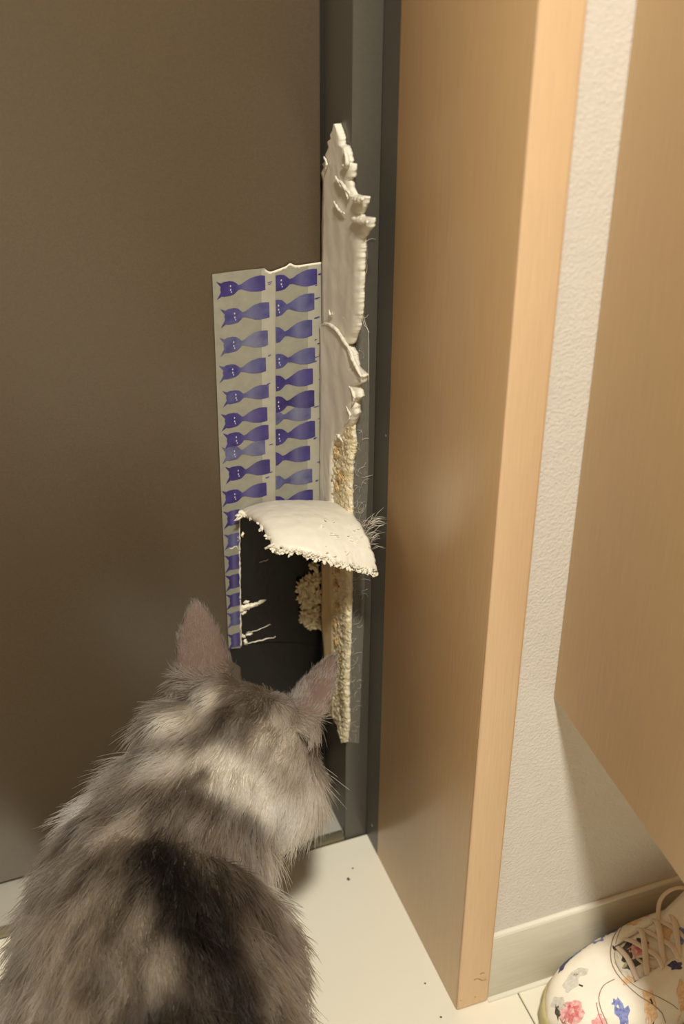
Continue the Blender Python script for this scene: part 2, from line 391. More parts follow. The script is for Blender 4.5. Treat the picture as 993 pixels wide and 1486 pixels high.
# white torn rim along the tape's cut edge
for seg in (((348, 745), (348, 800)), ((348, 800), (349, 870)), ((349, 870), (350, 938))):
    (x0, y0), (x1, y1) = seg; L = [ony(x0+(x1-x0)*t/20+random.uniform(-.5, .5), y0+(y1-y0)*t/20, YT-.0008) for t in range(21)]
    v, f = tube_data(L, [.0004+.0007*random.random()**2 for _ in L], 5); o = new('torn_rim', v, f, M_torn, rs2, True); o.matrix_parent_inverse = Matrix.Translation(-rs2.location)

# ================================================================== FOAM STRIP ON THE FRAME'S REBATE
XS = .3745
fs = tag(empty('foam_strip', (XS, 1.0, .14)), 'torn white foam strip stuck upright between door and frame', 'foam strip')
fs_inv = Matrix.Translation(-fs.location)
def yz(x, y, X=XS): q = onx(x, y, X); return (q.y, q.z)
def slab(name, left, right, x_out, x_in, m, medge, rows=150, cols=14, amp=.0012, edge_amp=.003, seed=0, bulge=0.0, lump=0):
    """sheet standing on the rebate face; left/right outlines are (px,py) polylines of equal y range"""
    la = np.array(left, float); ra = np.array(right, float)
    y0, y1 = la[0, 1], la[-1, 1]; V = []; Fc = []; fm = []
    for i in range(rows+1):
        y = y0+(y1-y0)*i/rows
        xl = np.interp(y, la[:, 1], la[:, 0]); xr = max(np.interp(y, ra[:, 1], ra[:, 0]), xl+.8)
        jag = edge_amp*(noise.fractal(Vector((y*.16, seed*3.3, 0)), .8, 2, 5)*.8+.4*noise.noise(Vector((y*.045, seed, 3))))
        for j in range(cols+1):
            u = j/cols; Yy, Zz = yz(xl+(xr-xl)*u, y)
            e = max(0, (u-.88)/.12)
            h = amp*noise.fractal(Vector((Yy*60, Zz*25, seed)), 1, 2, 3)+bulge*math.sin(math.pi*u)
            h += lump*(e**1.5)*noise.fractal(Vector((Yy*120, Zz*120, seed+4)), 1, 2, 4)*4
            h += lump*noise.fractal(Vector((Yy*300, Zz*300, seed+9)), 1, 2, 4)*2*(m in (M_core, M_core2))*(1-.6*e)
            V.append((x_out-h-.0008*e+.0042*max(0, (u-.84)/.16)**2, Yy-jag*e, Zz))
    nfront = len(V)
    for i in range(rows+1):
        for j in range(cols+1):
            q = V[i*(cols+1)+j]; V.append((x_in, q[1]+.001*(j == cols), q[2]))
    W = cols+1
    for i in range(rows):
        for j in range(cols):
            a = i*W+j; Fc.append((a, a+1, a+W+1, a+W)); fm.append(0)
            Fc.append((a+nfront, a+W+nfront, a+W+1+nfront, a+1+nfront)); fm.append(0)
        for j in (0, cols):
            a = i*W+j; q = (a, a+W, a+W+nfront, a+nfront); Fc.append(q if j == 0 else q[::-1]); fm.append(1)
    for i in (0, rows):
        for j in range(cols):
            a = i*W+j; q = (a, a+nfront, a+1+nfront, a+1); Fc.append(q if i == 0 else q[::-1]); fm.append(1)
    o = new(name, V, Fc, [m, medge], fs, True); o.matrix_parent_inverse = fs_inv
    o.data.polygons.foreach_set('material_index', fm)
    return o
slab('upper_skin', [(484, 180), (482, 190), (479, 196), (480, 202), (475, 206), (477, 214), (471, 226), (474, 231), (468, 238), (470, 243), (466, 252), (468, 262), (467, 300), (467, 500)],
     [(486, 181), (493, 198), (494, 211), (500, 214), (504, 226), (505, 240), (510, 240), (509, 256), (505, 262), (507, 275), (511, 284), (521, 287), (529, 285), (527, 297), (521, 309), (519, 311), (523, 317), (537, 318), (536, 330), (530, 336), (524, 346), (522, 390), (521, 420), (520, 450), (516, 480), (508, 500)],
     XS, XJ-.0004, M_foam, M_foamtorn, 260, 20, .0008, .0014, 1, 0, .0006)
slab('lower_skin', [(467, 471), (467, 560), (467, 730), (467, 806)],
     [(469, 471), (478, 472), (492, 482), (502, 498), (512, 515), (515, 535), (527, 546), (524, 556), (517, 560), (521, 576), (515, 585), (516, 600), (510, 616), (503, 622), (496, 634), (488, 640), (484, 660), (483, 700), (482, 806)],
     XS-.0016, XJ-.0004, M_foam, M_foamtorn, 260, 20, .0008, .0014, 2, 0, .0006)
slab('torn_core', [(482, 600), (482, 830), (482, 940), (484, 1000), (480, 1035), (486, 1050), (495, 1078)],
     [(508, 600), (510, 640), (505, 700), (506, 760), (504, 900), (501, 1000), (502, 1050), (499, 1078)],
     XS+.0004, XJ-.0004, M_core, M_foamtorn, 300, 18, .001, .0012, 3, 0, .0009)
slab('shaded_tan_side', [(466.5, 815), (467, 900), (470, 950), (478, 1040)], [(483, 815), (485, 900), (485, 950), (484, 1040)], XS-.0006, XJ-.0004, M_shadeface, M_core2, 90, 8, .0006, .001, 4)  # smooth side below the flap, flap shadow painted in
# browned crevices of the torn core
for i, (px, py, a, b) in enumerate(((494, 690, .006, .004), (488, 655, .004, .004), (490, 705, .004, .003), (488, 850, .004, .006), (490, 880, .003, .006), (487, 905, .003, .005), (490, 830, .004, .004), (489, 930, .003, .005))):
    p = onx(px, py, XS-.0002); bm = bmesh.new(); bmesh.ops.create_icosphere(bm, subdivisions=3, radius=1)
    for v in bm.verts:
        n = v.co.normalized(); d = 1+.5*noise.fractal(n*2+Vector((i*3, 0, 0)), 1, 2, 4); v.co = Vector((n.x*.0018*d, n.y*a*d, n.z*b*d))
    me = bpy.data.meshes.new('brown_flake'); bm.to_mesh(me); bm.free(); me.materials.append(M_core2)
    o = bpy.data.objects.new('brown_flake', me); COL.objects.link(o); o.parent = fs; o.location = p-fs.location
# curled rims and loose curls of the skin
for ctrl, r in (([(467, 470), (478, 471), (490, 480), (500, 496), (510, 512), (514, 533)], .0022), ([(500, 215), (503, 228), (504, 240), (496, 240)], .0022), ([(486, 255), (493, 266), (503, 278), (505, 290)], .0016),
                ([(485, 292), (492, 305), (500, 310)], .0014), ([(487, 638), (490, 632), (497, 640)], .0016), ([(512, 290), (520, 290), (527, 288)], .003), ([(493, 262), (500, 272), (508, 282)], .0020), ([(470, 228), (474, 236), (472, 246)], .0012), ([(478, 450), (480, 458), (483, 454)], .0011), ([(507, 560), (514, 574), (511, 588)], .0016), ([(503, 590), (508, 604), (500, 616)], .0014), ([(510, 318), (522, 320), (534, 322)], .0028), ([(503, 500), (514, 525), (524, 545)], .0022)):
    L = smooth_path([onx(x, y, XS-.0018) for x, y in ctrl], 20)
    L = [q+Vector((0, noise.noise(q*500)*.001, noise.noise(q*600)*.001)) for q in L]
    R = [r*(.6+.6*abs(noise.noise(q*300)))*(.3+.7*math.sin(math.pi*(.05+.9*i/19))) for i, q in enumerate(L)]
    v, f = tube_data(L, R, 8); o = new('curled_edge', v, f, M_foamtorn, fs, True); o.matrix_parent_inverse = fs_inv

# ================================================================== FOAM FLAP
fp = tag(empty('foam_flap', (.33, 1.03, .39)), 'curved white foam flap jutting out like an awning over the black patch', 'foam flap')
fp_inv = Matrix.Translation(-fp.location)
Lc = [onx(x, y, .3005) for x, y in ((346, 745), (356, 745), (372, 754), (386, 772), (397, 796))]
Rc = [onx(x, y, .379) for x, y in ((487, 727), (508, 739), (526, 762), (540, 795), (548, 828))]
Lc = [np.array(p) for p in Lc]; Rc = [np.array(p) for p in Rc]
NU, NV = 60, 48
V = []; Fc = []; fm = []
def flap_pt(u, v):
    a = cr(Lc, v); b = cr(Rc, v)
    p = a*(1-u)+b*u
    p[2] += .0085*math.sin(math.pi*u**.65)*(1-.1*v)
    p[1] -= .006*math.sin(math.pi*u)*v
    return p
for layer in (0, 1):
    for i in range(NU+1):
        for j in range(NV+1):
            u, v = i/NU, j/NV; p = flap_pt(u, v)
            jag = .0028*noise.fractal(Vector((u*22, 3.3, 0)), 1, 2, 4)+.0012*noise.noise(Vector((u*90, 1, 0)))
            p[1] -= jag*max(0, (v-.8)/.2); p[2] -= .6*jag*max(0, (v-.85)/.15)
            jl = .0014*noise.fractal(Vector((v*18, 7.7, 0)), 1, 2, 4); p[0] += jl*(max(0, (.08-u)/.08)+max(0, (u-.92)/.08))
            bump = .0006*noise.fractal(Vector((p[0]*90, p[1]*90, 2)), 1, 2, 4)
            lumpy = .0011*noise.fractal(Vector((p[0]*260, p[1]*260, 5)), 1, 2, 3)*max(0, v*.9+u*.5-.75)
            e = max(0, (v-.93)/.07, (.05-u)/.05, (u-.96)/.04)
            if layer == 0: p[2] += bump+lumpy-.0016*e*e
            else:
                p[2] -= .0062-.0016*e+.0014*abs(noise.fractal(Vector((p[0]*200, p[1]*200, 8)), 1, 2, 3)); p[1] += .0022*v
                p[0] += .002*(.5-u)
            V.append(p)
n1 = (NU+1)*(NV+1); W = NV+1
for i in range(NU):
    for j in range(NV):
        a = i*W+j; Fc.append((a, a+W, a+W+1, a+1)); fm.append(0); Fc.append((a+n1, a+1+n1, a+W+1+n1, a+W+n1)); fm.append(1)
for i in range(NU):
    for j in (0, NV):
        a = i*W+j; q = (a, a+n1, a+W+n1, a+W); Fc.append(q if j == 0 else q[::-1]); fm.append(1)
for j in range(NV):
    for i in (0, NU):
        a = i*W+j; q = (a, a+1, a+1+n1, a+n1); Fc.append(q if i == 0 else q[::-1]); fm.append(1)
sheet = new('sheet', V, Fc, [M_foam, M_foamtorn], fp, True); sheet.matrix_parent_inverse = fp_inv
sheet.data.polygons.foreach_set('material_index', fm)
# ragged crumbs along the torn front and left rims
def crumb_mesh(seed, elong):
    bm = bmesh.new(); bmesh.ops.create_icosphere(bm, subdivisions=2, radius=1)
    for v in bm.verts:
        n = v.co.normalized(); v.co = n*(1+.9*noise.noise(n*2.4+Vector((seed*4.7, 0, 0)))); v.co.z *= elong; v.co.x *= .6
    me = bpy.data.meshes.new('torn_crumb'); bm.to_mesh(me); bm.free(); me.materials.append(M_crumb)
    return me
cm = [crumb_mesh(i, 1+.8*(i % 3)) for i in range(6)]
def crumb(p, r):
    o = bpy.data.objects.new('torn_crumb', random.choice(cm)); COL.objects.link(o); o.parent = fp
    o.location = Vector(p)-fp.location; o.scale = (r, r, r); o.rotation_euler = [random.uniform(0, 6) for _ in range(3)]
for i in range(150):
    u = random.random(); p = flap_pt(u, 1); crumb((p[0], p[1]-random.uniform(-.001, .002), p[2]-random.uniform(0, .006)), random.uniform(.0005, .0015))
for i in range(16):
    v = random.random(); p = flap_pt(0, v); crumb((p[0]+random.uniform(-.001, .001), p[1], p[2]-random.uniform(0, .005)), random.uniform(.0007, .0016))
for i in range(22):
    u = random.uniform(.5, 1); v = random.uniform(.5, 1); p = flap_pt(u, v); crumb((p[0], p[1], p[2]+.0008), random.uniform(.0007, .0013))
for (px, py) in ((398, 796), (403, 800), (392, 793), (349, 750), (352, 745), (346, 748)):
    crumb(ony(px, py, 1.02 if px < 360 else .945), .0022)
# loose fibres at the flap's right edge and on the clear tape
hairs = []
for i in range(60):
    b = onx(random.uniform(524, 541), random.uniform(755, 800), .381)
    d = Vector((random.uniform(.2, 1), random.uniform(-.7, .3), random.uniform(-.1, 1))).normalized()*random.uniform(.006, .018)
    hairs.append(([b, b+d*.5+Vector((0, 0, .001)), b+d+Vector((random.uniform(-.002, .002), 0, random.uniform(-.004, 0)))], [.00016, .00013, .00005]))
o = tubes('fibre_tuft', hairs, M_hair, fp, 4); o.matrix_parent_inverse = fp_inv; o['kind'] = 'stuff'

# ================================================================== CLEAR TAPE WITH SHED HAIR ON THE FRAME FRONT
m = bpy.data.materials.new('clear_tape'); m.use_nodes = True; nt = m.node_tree; b = nt.nodes['Principled BSDF']
b.inputs['Base Color'].default_value = (*sl((200, 194, 176)), 1); b.inputs['Roughness'].default_value = .3
b.inputs['Alpha'].default_value = .14
n = nt.nodes.new('ShaderNodeTexNoise'); n.inputs['Scale'].default_value = 90; n.inputs['Detail'].default_value = 6
r = nt.nodes.new('ShaderNodeMapRange'); r.inputs[1].default_value = .45; r.inputs[2].default_value = .75; r.inputs[3].default_value = .05; r.inputs[4].default_value = .38
nt.links.new(n.outputs[0], r.inputs[0]); nt.links.new(r.outputs[0], b.inputs['Alpha'])
YK = YF-.0012
pts = [(522, 330), (532, 340), (534, 372), (529, 395), (528, 455), (535, 482), (536, 560), (534, 700), (531, 760), (528, 900), (524, 1000), (521, 1078), (500, 1076), (503, 900), (508, 700), (513, 560), (518, 440), (520, 350)]
ct = flatpoly('clear_tape', [((q := ony(x, y, YK)).x, q.z) for x, y in pts], YK, m, None, .0005)
tag(ct, 'clear tape strip with cat hair stuck on the dark door frame', 'tape')
hs = []
for i in range(150):
    py = random.uniform(345, 1075) if i < 60 else random.uniform(640, 1075)
    xr = 531-(py-340)*.011; px = random.uniform(xr-20, xr); q = ony(px, py, YK-.0007)
    a = random.uniform(0, 6.28); l = random.uniform(.003, .014); c = random.uniform(-1, 1)
    P = []
    for k in range(6):
        t = k/5; P.append(q+Vector((math.cos(a+c*t*2)*l*t*.7, -.0006*t, math.sin(a+c*t*2)*l*t)))
    hs.append((P, .00013))
o = tubes('shed_hair', hs, M_hair, ct, 3); o['kind'] = 'stuff'
hs = []
for ctrl in ([(524, 350), (527, 365), (532, 380), (532, 395), (524, 405)], [(521, 440), (528, 470), (535, 485), (535, 560)], [(522, 470), (524, 430), (526, 400)], [(528, 460), (532, 475), (536, 482)]):
    hs.append((smooth_path([ony(x, y, YK-.0006) for x, y in ctrl], 16), .00028))
tubes('tape_crease', hs, M_hair, ct, 4)

# ================================================================== CAT
def ring(c, t, up, hw, hh, n=24, belly=1.0):
    t = Vector(t).normalized(); s = t.cross(Vector(up)).normalized(); u = s.cross(t).normalized(); out = []
    for k in range(n):
        a = 2*math.pi*k/n; h = hh*(belly if math.sin(a) < 0 else 1)
        out.append(Vector(c)+s*math.cos(a)*hw+u*math.sin(a)*h)
    return out
def loft(bm, secs, steps=40, n=24, up=(0, 0, 1)):
    A = [np.array(s, float) for s in secs]
    P = [cr(A, i/steps) for i in range(steps+1)]
    rings = []
    for i, q in enumerate(P):
        t = Vector(P[min(i+1, steps)][:3])-Vector(P[max(i-1, 0)][:3])
        rings.append([bm.verts.new(v) for v in ring(q[:3], t, up, max(q[3], .002), max(q[4], .002), n)])
    for a, b in zip(rings, rings[1:]):
        for k in range(n): bm.faces.new((a[k], a[(k+1) % n], b[(k+1) % n], b[k]))
    bm.faces.new(rings[0][::-1]); bm.faces.new(rings[-1])
def ell(bm, c, R, rad, sub=3):
    q = bmesh.ops.create_icosphere(bm, subdivisions=sub, radius=1)
    for v in q['verts']:
        v.co = Vector(c)+R[0]*v.co.x*rad[0]+R[1]*v.co.y*rad[1]+R[2]*v.co.z*rad[2]
HC = Vector((.254, .893, .258))                                      # skull centre
HF = Vector((.58, .66, -.48)).normalized(); HR = HF.cross(Vector((.12, .0, 1))).normalized(); HU = HR.cross(HF).normalized()
HB = (HR, HF, HU)
def hp(r, f, u): return HC+HR*r+HF*f+HU*u
# ear roots and tips
EL_B, EL_T = ony(297, 985, .935), ony(285, 878, .955)
ER_B, ER_T = ony(436, 1030, .885), ony(477, 946, .912)
bm = bmesh.new()
SPINE = [(.035, .36, .150, .045, .050), (.05, .42, .172, .084, .088), (.072, .51, .180, .098, .096), (.097, .61, .179, .106, .100), (.120, .70, .183, .107, .098),
         (.142, .775, .192, .100, .092), (.166, .83, .206, .086, .082), (.205, .865, .234, .070, .064), (.244, .887, .252, .058, .054)]
loft(bm, SPINE, 60, 32)
ell(bm, HC, HB, (.060, .058, .050))
ell(bm, hp(.040, .006, -.022), HB, (.032, .036, .034)); ell(bm, hp(-.036, .010, -.014), HB, (.032, .036, .032))    # cheeks
ell(bm, hp(0, .048, -.014), HB, (.026, .034, .022)); ell(bm, hp(.012, .066, -.022), HB, (.014, .016, .012)); ell(bm, hp(-.012, .066, -.022), HB, (.014, .016, .012))
ell(bm, hp(0, .058, -.036), HB, (.015, .020, .011)); ell(bm, hp(0, .078, -.010), HB, (.008, .008, .007))
for q in (EL_B, ER_B): ell(bm, q.lerp(HC, .38)-HF*.002, HB, (.025, .024, .025))
ell(bm, hp(-.050, -.020, -.004), HB, (.030, .034, .030))
# legs
def leg(p, r, steps=22): loft(bm, [(*a, b, b*1.05) for a, b in zip(p, r)], steps, 16, up=(0, 1, .01))
for sx in (-1, 1):
    bx = .152+sx*.055; by = .79-sx*.018
    leg([(bx, by-.02, .19), (bx+.004*sx, by-.005, .125), (bx, by+.005, .07), (bx, by+.012, .02)], [.042, .032, .021, .017])
    ell(bm, (bx+.004, by+.028, .014), (Vector((1, 0, 0)), Vector((0, 1, 0)), Vector((0, 0, 1))), (.019, .026, .014))
    hx = .062+sx*.062; hy = .46-sx*.012
    leg([(hx, hy-.02, .17), (hx+.008*sx, hy+.045, .115), (hx+.006*sx, hy+.005, .070), (hx, hy-.025, .045), (hx, hy-.012, .018)], [.058, .044, .026, .018, .016])
    ell(bm, (hx+.004, hy+.02, .014), (Vector((1, 0, 0)), Vector((0, 1, 0)), Vector((0, 0, 1))), (.019, .034, .014))
leg([(.04, .38, .17), (.02, .31, .14), (-.01, .24, .09), (-.03, .16, .055), (-.03, .08, .05)], [.026, .024, .022, .020, .012], 30)
me0 = bpy.data.meshes.new('cat'); bm.to_mesh(me0); bm.free()
tmp = bpy.data.objects.new('cat_tmp', me0); COL.objects.link(tmp)
md = tmp.modifiers.new('r', 'REMESH'); md.mode = 'VOXEL'; md.voxel_size = .004
md = tmp.modifiers.new('s', 'SMOOTH'); md.factor = .5; md.iterations = 10
dg = bpy.context.evaluated_depsgraph_get(); me = bpy.data.meshes.new_from_object(tmp.evaluated_get(dg)); me.name = 'cat'
bpy.data.objects.remove(tmp)
bmc = bmesh.new(); bmc.from_mesh(me)
# ears: cupped triangular shells grown from the skull, the open side turned outwards and forwards
EARS = []
def ear(base, tip, front, width, depth):
    base = Vector(base); tip = Vector(tip); ax = tip-base; L = ax.length; ax.normalize()
    front = (Vector(front)-ax*Vector(front).dot(ax)).normalized(); side = ax.cross(front).normalized()
    NW, NH = 12, 14; grid = []
    for lay in (0, 1):
        g = []
        for i in range(NH+1):
            t = i/NH; wd = width*(1-t**2.6)**.8*(1-.05*t)+.0008; row = []
            for j in range(NW+1):
                a = (j/NW-.5)*2; ang = a*1.25
                p = base+ax*(L*t)+side*(math.sin(ang)/math.sin(1.25)*wd)+front*((math.cos(ang)-1)*-1*depth*(1-t)**.6 - depth*.5*(1-t))
                p += front*(.006*t*t)
                if lay: p += front*.0032*(1-.5*t)
                row.append(bmc.verts.new(p))
            g.append(row)
        grid.append(g)
    for lay in (0, 1):
        for i in range(NH):
            for j in range(NW):
                q = (grid[lay][i][j], grid[lay][i][j+1], grid[lay][i+1][j+1], grid[lay][i+1][j]); bmc.faces.new(q if lay else q[::-1])
    for i in range(NH):
        for j in (0, NW):
            q = (grid[0][i][j], grid[0][i+1][j], grid[1][i+1][j], grid[1][i][j]); bmc.faces.new(q if j else q[::-1])
    for j in range(NW):
        q = (grid[0][NH][j], grid[0][NH][j+1], grid[1][NH][j+1], grid[1][NH][j]); bmc.faces.new(q)
    EARS.append((base, tip, width))
ear(EL_B-(EL_T-EL_B)*.22, EL_T, HF*.8-HR*.45, .0225, .015)
ear(ER_B-(ER_T-ER_B)*.35, ER_T, HF*.9+HR*.5, .0225, .015)
bmesh.ops.recalc_face_normals(bmc, faces=bmc.faces[:])
bmc.to_mesh(me); bmc.free()
cat = bpy.data.objects.new('cat', me); COL.objects.link(cat)
for p in me.polygons: p.use_smooth = True
tag(cat, 'long-haired grey tabby cat with cream ruff sniffing at the torn door', 'cat')

# colour of the coat: base greys with patches (centre line, radius, colour, strength) placed on the body
SP = np.array([s[:3] for s in SPINE])
COAT = []
COAT += [
    ([(0.101, 0.74, 0.287), (0.065, 0.719, 0.273), (0.041, 0.684, 0.263)], 0.03, (132, 120, 102), 0.7),
    ([(0.204, 0.774, 0.266), (0.216, 0.729, 0.249), (0.231, 0.71, 0.191), (0.232, 0.669, 0.188)], 0.024, (84, 74, 65), 0.85),
    ([(0.132, 0.911, 0.268), (0.116, 0.901, 0.256), (0.105, 0.883, 0.245)], 0.02, (228, 220, 200), 1.0),
    ([(0.21, 0.844, 0.304), (0.239, 0.821, 0.286), (0.261, 0.822, 0.236), (0.266, 0.803, 0.213), (0.257, 0.766, 0.221)], 0.017, (220, 211, 191), 1.0),
    ([(0.268, 0.855, 0.308), (0.286, 0.839, 0.278), (0.29, 0.828, 0.244), (0.281, 0.829, 0.205)], 0.021, (180, 168, 150), 0.8),
    ([(0.192, 0.899, 0.305), (0.215, 0.906, 0.306), (0.242, 0.9, 0.318)], 0.012, (186, 175, 155), 0.75),
    ([(0.176, 0.895, 0.292), (0.188, 0.895, 0.303)], 0.012, (200, 188, 168), 0.7),
    ([(0.26, 0.911, 0.31), (0.225, 0.874, 0.313), (0.202, 0.868, 0.306)], 0.01, (78, 69, 58), 1.0),
    ([(0.278, 0.902, 0.304), (0.239, 0.855, 0.311), (0.208, 0.836, 0.302)], 0.008, (84, 75, 64), 0.95),
    ([(0.286, 0.866, 0.307), (0.263, 0.841, 0.3), (0.246, 0.824, 0.285)], 0.007, (104, 94, 82), 0.8),
    ([(0.298, 0.858, 0.284), (0.278, 0.834, 0.278), (0.266, 0.825, 0.261)], 0.006, (120, 110, 96), 0.7),
    ([(0.247, 0.843, 0.304), (0.222, 0.828, 0.297)], 0.008, (90, 80, 68), 0.8),
    ([(0.277, 0.927, 0.295), (0.269, 0.875, 0.313), (0.271, 0.855, 0.307)], 0.007, (100, 90, 77), 0.8),
    ([(0.246, 0.903, 0.318), (0.278, 0.929, 0.297), (0.293, 0.902, 0.304)], 0.008, (120, 108, 94), 0.8),
    ([(0.198, 0.868, 0.305), (0.169, 0.893, 0.285), (0.141, 0.903, 0.262), (0.124, 0.89, 0.247)], 0.009, (100, 90, 77), 0.9),
    ([(0.168, 0.864, 0.296), (0.183, 0.857, 0.302)], 0.014, (176, 165, 147), 0.8),
    ([(0.203, 0.839, 0.302), (0.185, 0.832, 0.299), (0.169, 0.827, 0.295)], 0.009, (74, 66, 56), 0.9),
    ([(0.101, 0.854, 0.258), (0.126, 0.846, 0.28), (0.155, 0.836, 0.293)], 0.009, (84, 76, 65), 0.85),
    ([(0.074, 0.852, 0.234), (0.103, 0.821, 0.276)], 0.009, (96, 86, 74), 0.7),
    ([(0.119, 0.814, 0.285), (0.139, 0.818, 0.289)], 0.013, (166, 153, 134), 0.8),
    ([(0.195, 0.815, 0.293), (0.227, 0.803, 0.274), (0.256, 0.808, 0.208)], 0.01, (80, 71, 62), 0.85),
    ([(0.195, 0.796, 0.283), (0.219, 0.787, 0.262), (0.24, 0.797, 0.202)], 0.01, (120, 108, 94), 0.7),
    ([(0.16, 0.815, 0.292), (0.155, 0.788, 0.291)], 0.012, (100, 90, 78), 0.7),
    ([(0.154, 0.774, 0.292), (0.159, 0.743, 0.288), (0.169, 0.712, 0.282)], 0.022, (34, 29, 26), 1.0),
    ([(0.166, 0.718, 0.284), (0.172, 0.672, 0.275), (0.172, 0.632, 0.267)], 0.026, (46, 40, 36), 0.95),
    ([(0.128, 0.746, 0.291), (0.107, 0.736, 0.289), (0.068, 0.689, 0.279)], 0.008, (90, 80, 68), 0.75),
    ([(0.126, 0.727, 0.291), (0.081, 0.661, 0.286)], 0.008, (160, 148, 128), 0.6),
    ([(0.134, 0.693, 0.289), (0.112, 0.638, 0.289)], 0.01, (158, 146, 127), 0.7),
    ([(0.052, 0.81, 0.217), (0.03, 0.762, 0.203)], 0.012, (150, 140, 124), 0.6),
    ([(0.159, 0.678, 0.282), (0.141, 0.632, 0.283)], 0.008, (96, 86, 76), 0.6),
    ([(0.112, 0.63, 0.285), (0.08, 0.52, 0.285), (0.05, 0.42, 0.27), (0.03, 0.36, 0.21)], 0.03, (46, 40, 36), 0.9),
    ([(0.02, 0.31, 0.16), (-0.01, 0.24, 0.11), (-0.03, 0.08, 0.06)], 0.02, (70, 62, 54), 0.8),
]

def seg_dist(P, a, b):
    a = np.array(a); b = np.array(b); d = b-a; L = max(d@d, 1e-9)
    t = np.clip(((P-a)@d)/L, 0, 1); return np.linalg.norm(P-a-t[:, None]*d, axis=1)
def vnoise(P, s, seed=0):
    return np.array([noise.noise(Vector((p[0]*s+seed, p[1]*s, p[2]*s))) for p in P])
def coat_base(P):
    C = np.tile(np.array(sl((112, 102, 88))), (len(P), 1))
    for pts, r, col, k in COAT:
        d = np.full(len(P), 9.)
        for a, b in zip(pts, pts[1:]): d = np.minimum(d, seg_dist(P, a, b))
        wgt = k*np.exp(-(d/(r*1.3))**3)[:, None]; C = C*(1-wgt)+np.array(sl(col))*wgt
    return C
def mottle(P): return np.clip(1+(vnoise(P, 45, 3)*.6+vnoise(P, 110, 9)*.5)[:, None]*.45, .4, 1.6)
def coat_colour(P): return coat_base(P)*mottle(P)
nv = len(me.vertices); P = np.empty(nv*3); me.vertices.foreach_get('co', P); P = P.reshape(-1, 3)
vc = coat_colour(P)*.8
def earness(P):
    e = np.zeros(len(P))
    for b, t, wd in EARS:
        d = np.array(t-b); L = np.linalg.norm(d); d /= L; s = (P-np.array(b))@d/L
        rr = np.linalg.norm(P-np.array(b)-np.outer(s*L, d), axis=1)
        e = np.maximum(e, ((s > .18) & (rr < wd*1.5)).astype(float)*np.clip((s-.18)/.14, 0, 1))
    return e
E0 = earness(P)[:, None]; vc = vc*(1-E0)+np.array(sl((108, 90, 79)))*E0
at_ = me.color_attributes.new('coat', 'FLOAT_COLOR', 'POINT'); at_.data.foreach_set('color', np.hstack([vc, np.ones((nv, 1))]).astype(np.float32).ravel())
m = bpy.data.materials.new('cat_skin'); m.use_nodes = True; nt = m.node_tree; b = nt.nodes['Principled BSDF']; b.inputs['Roughness'].default_value = .8
a = nt.nodes.new('ShaderNodeAttribute'); a.attribute_name = 'coat'; nt.links.new(a.outputs['Color'], b.inputs['Base Color'])
b.inputs['Specular IOR Level'].default_value = .2
me.materials.append(m)

# fur: hair curves rooted on the skin
me.calc_loop_triangles(); nt_ = len(me.loop_triangles)
T = np.empty(nt_*3, np.int32); me.loop_triangles.foreach_get('vertices', T); T = T.reshape(-1, 3)
VN = np.empty(nv*3); me.vertices.foreach_get('normal', VN); VN = VN.reshape(-1, 3)
A, B, Cc = P[T[:, 0]], P[T[:, 1]], P[T[:, 2]]
area = np.linalg.norm(np.cross(B-A, Cc-A), axis=1)/2
cen = (A+B+Cc)/3
dens = area*np.where(cen[:, 1] > .55, 1.0, .35)*np.where(earness(cen) > .2, 1.6, 1)*np.where(np.linalg.norm(cen-np.array(HC), axis=1) < .075, 1.5, 1)
NH_ = 110000
idx = rng.choice(nt_, NH_, p=dens/dens.sum())
r1 = np.sqrt(rng.random(NH_)); r2 = rng.random(NH_)
bw = np.stack([1-r1, r1*(1-r2), r1*r2], 1)
R0 = (P[T[idx]]*bw[:, :, None]).sum(1); N0 = (VN[T[idx]]*bw[:, :, None]).sum(1); N0 /= np.linalg.norm(N0, axis=1)[:, None]
# lay of the fur: backwards along the spine, downwards on the flanks; on the head from the nose back
dsp = np.linalg.norm(R0[:, None, :]-SP[None], axis=2); wsp = np.exp(-(dsp/.06)**2)+1e-9; wsp /= wsp.sum(1)[:, None]
tan = np.gradient(SP, axis=0); tan /= np.linalg.norm(tan, axis=1)[:, None]; axp = wsp@SP; ax = wsp@tan
out = R0-axp; out -= (out*ax).sum(1)[:, None]*ax; out /= np.linalg.norm(out, axis=1)[:, None]+1e-9
flow = -ax*1.0+out*.25+np.array((0, 0, -.55))*(1-np.clip(N0[:, 2:3], 0, 1))
hd = np.linalg.norm(R0-np.array(HC), axis=1); hw = np.clip((.085-hd)/.03, 0, 1)[:, None]
hflow = (R0-np.array(HC+HF*.06)); hflow /= np.linalg.norm(hflow, axis=1)[:, None]; hflow = hflow+np.array((0, 0, -.25))
flow = flow*(1-hw)+hflow*hw
er = earness(R0)[:, None]
earup = np.zeros_like(R0)
for bse, tip, wd in EARS:
    mk = np.linalg.norm(R0-np.array(bse+(tip-bse)*.5), axis=1) < .05; earup[mk] = np.array((tip-bse).normalized())
flow = flow*(1-er)+earup*er
flow -= (flow*N0).sum(1)[:, None]*N0; flow /= np.linalg.norm(flow, axis=1)[:, None]+1e-9
leg_ = np.clip((.10-R0[:, 2])/.04, 0, 1)
LEN = .034*(1-leg_*.65); LEN = LEN*(1-hw[:, 0])+.017*hw[:, 0]
face = np.clip(((R0-np.array(HC))@np.array(HF)-.02)/.04, 0, 1)*hw[:, 0]; LEN = LEN*(1-face*.7)
cheek = np.exp(-((np.linalg.norm(R0-np.array(hp(.045, -.012, -.025)), axis=1))/.03)**2)
LEN = LEN*(1+cheek*.9)
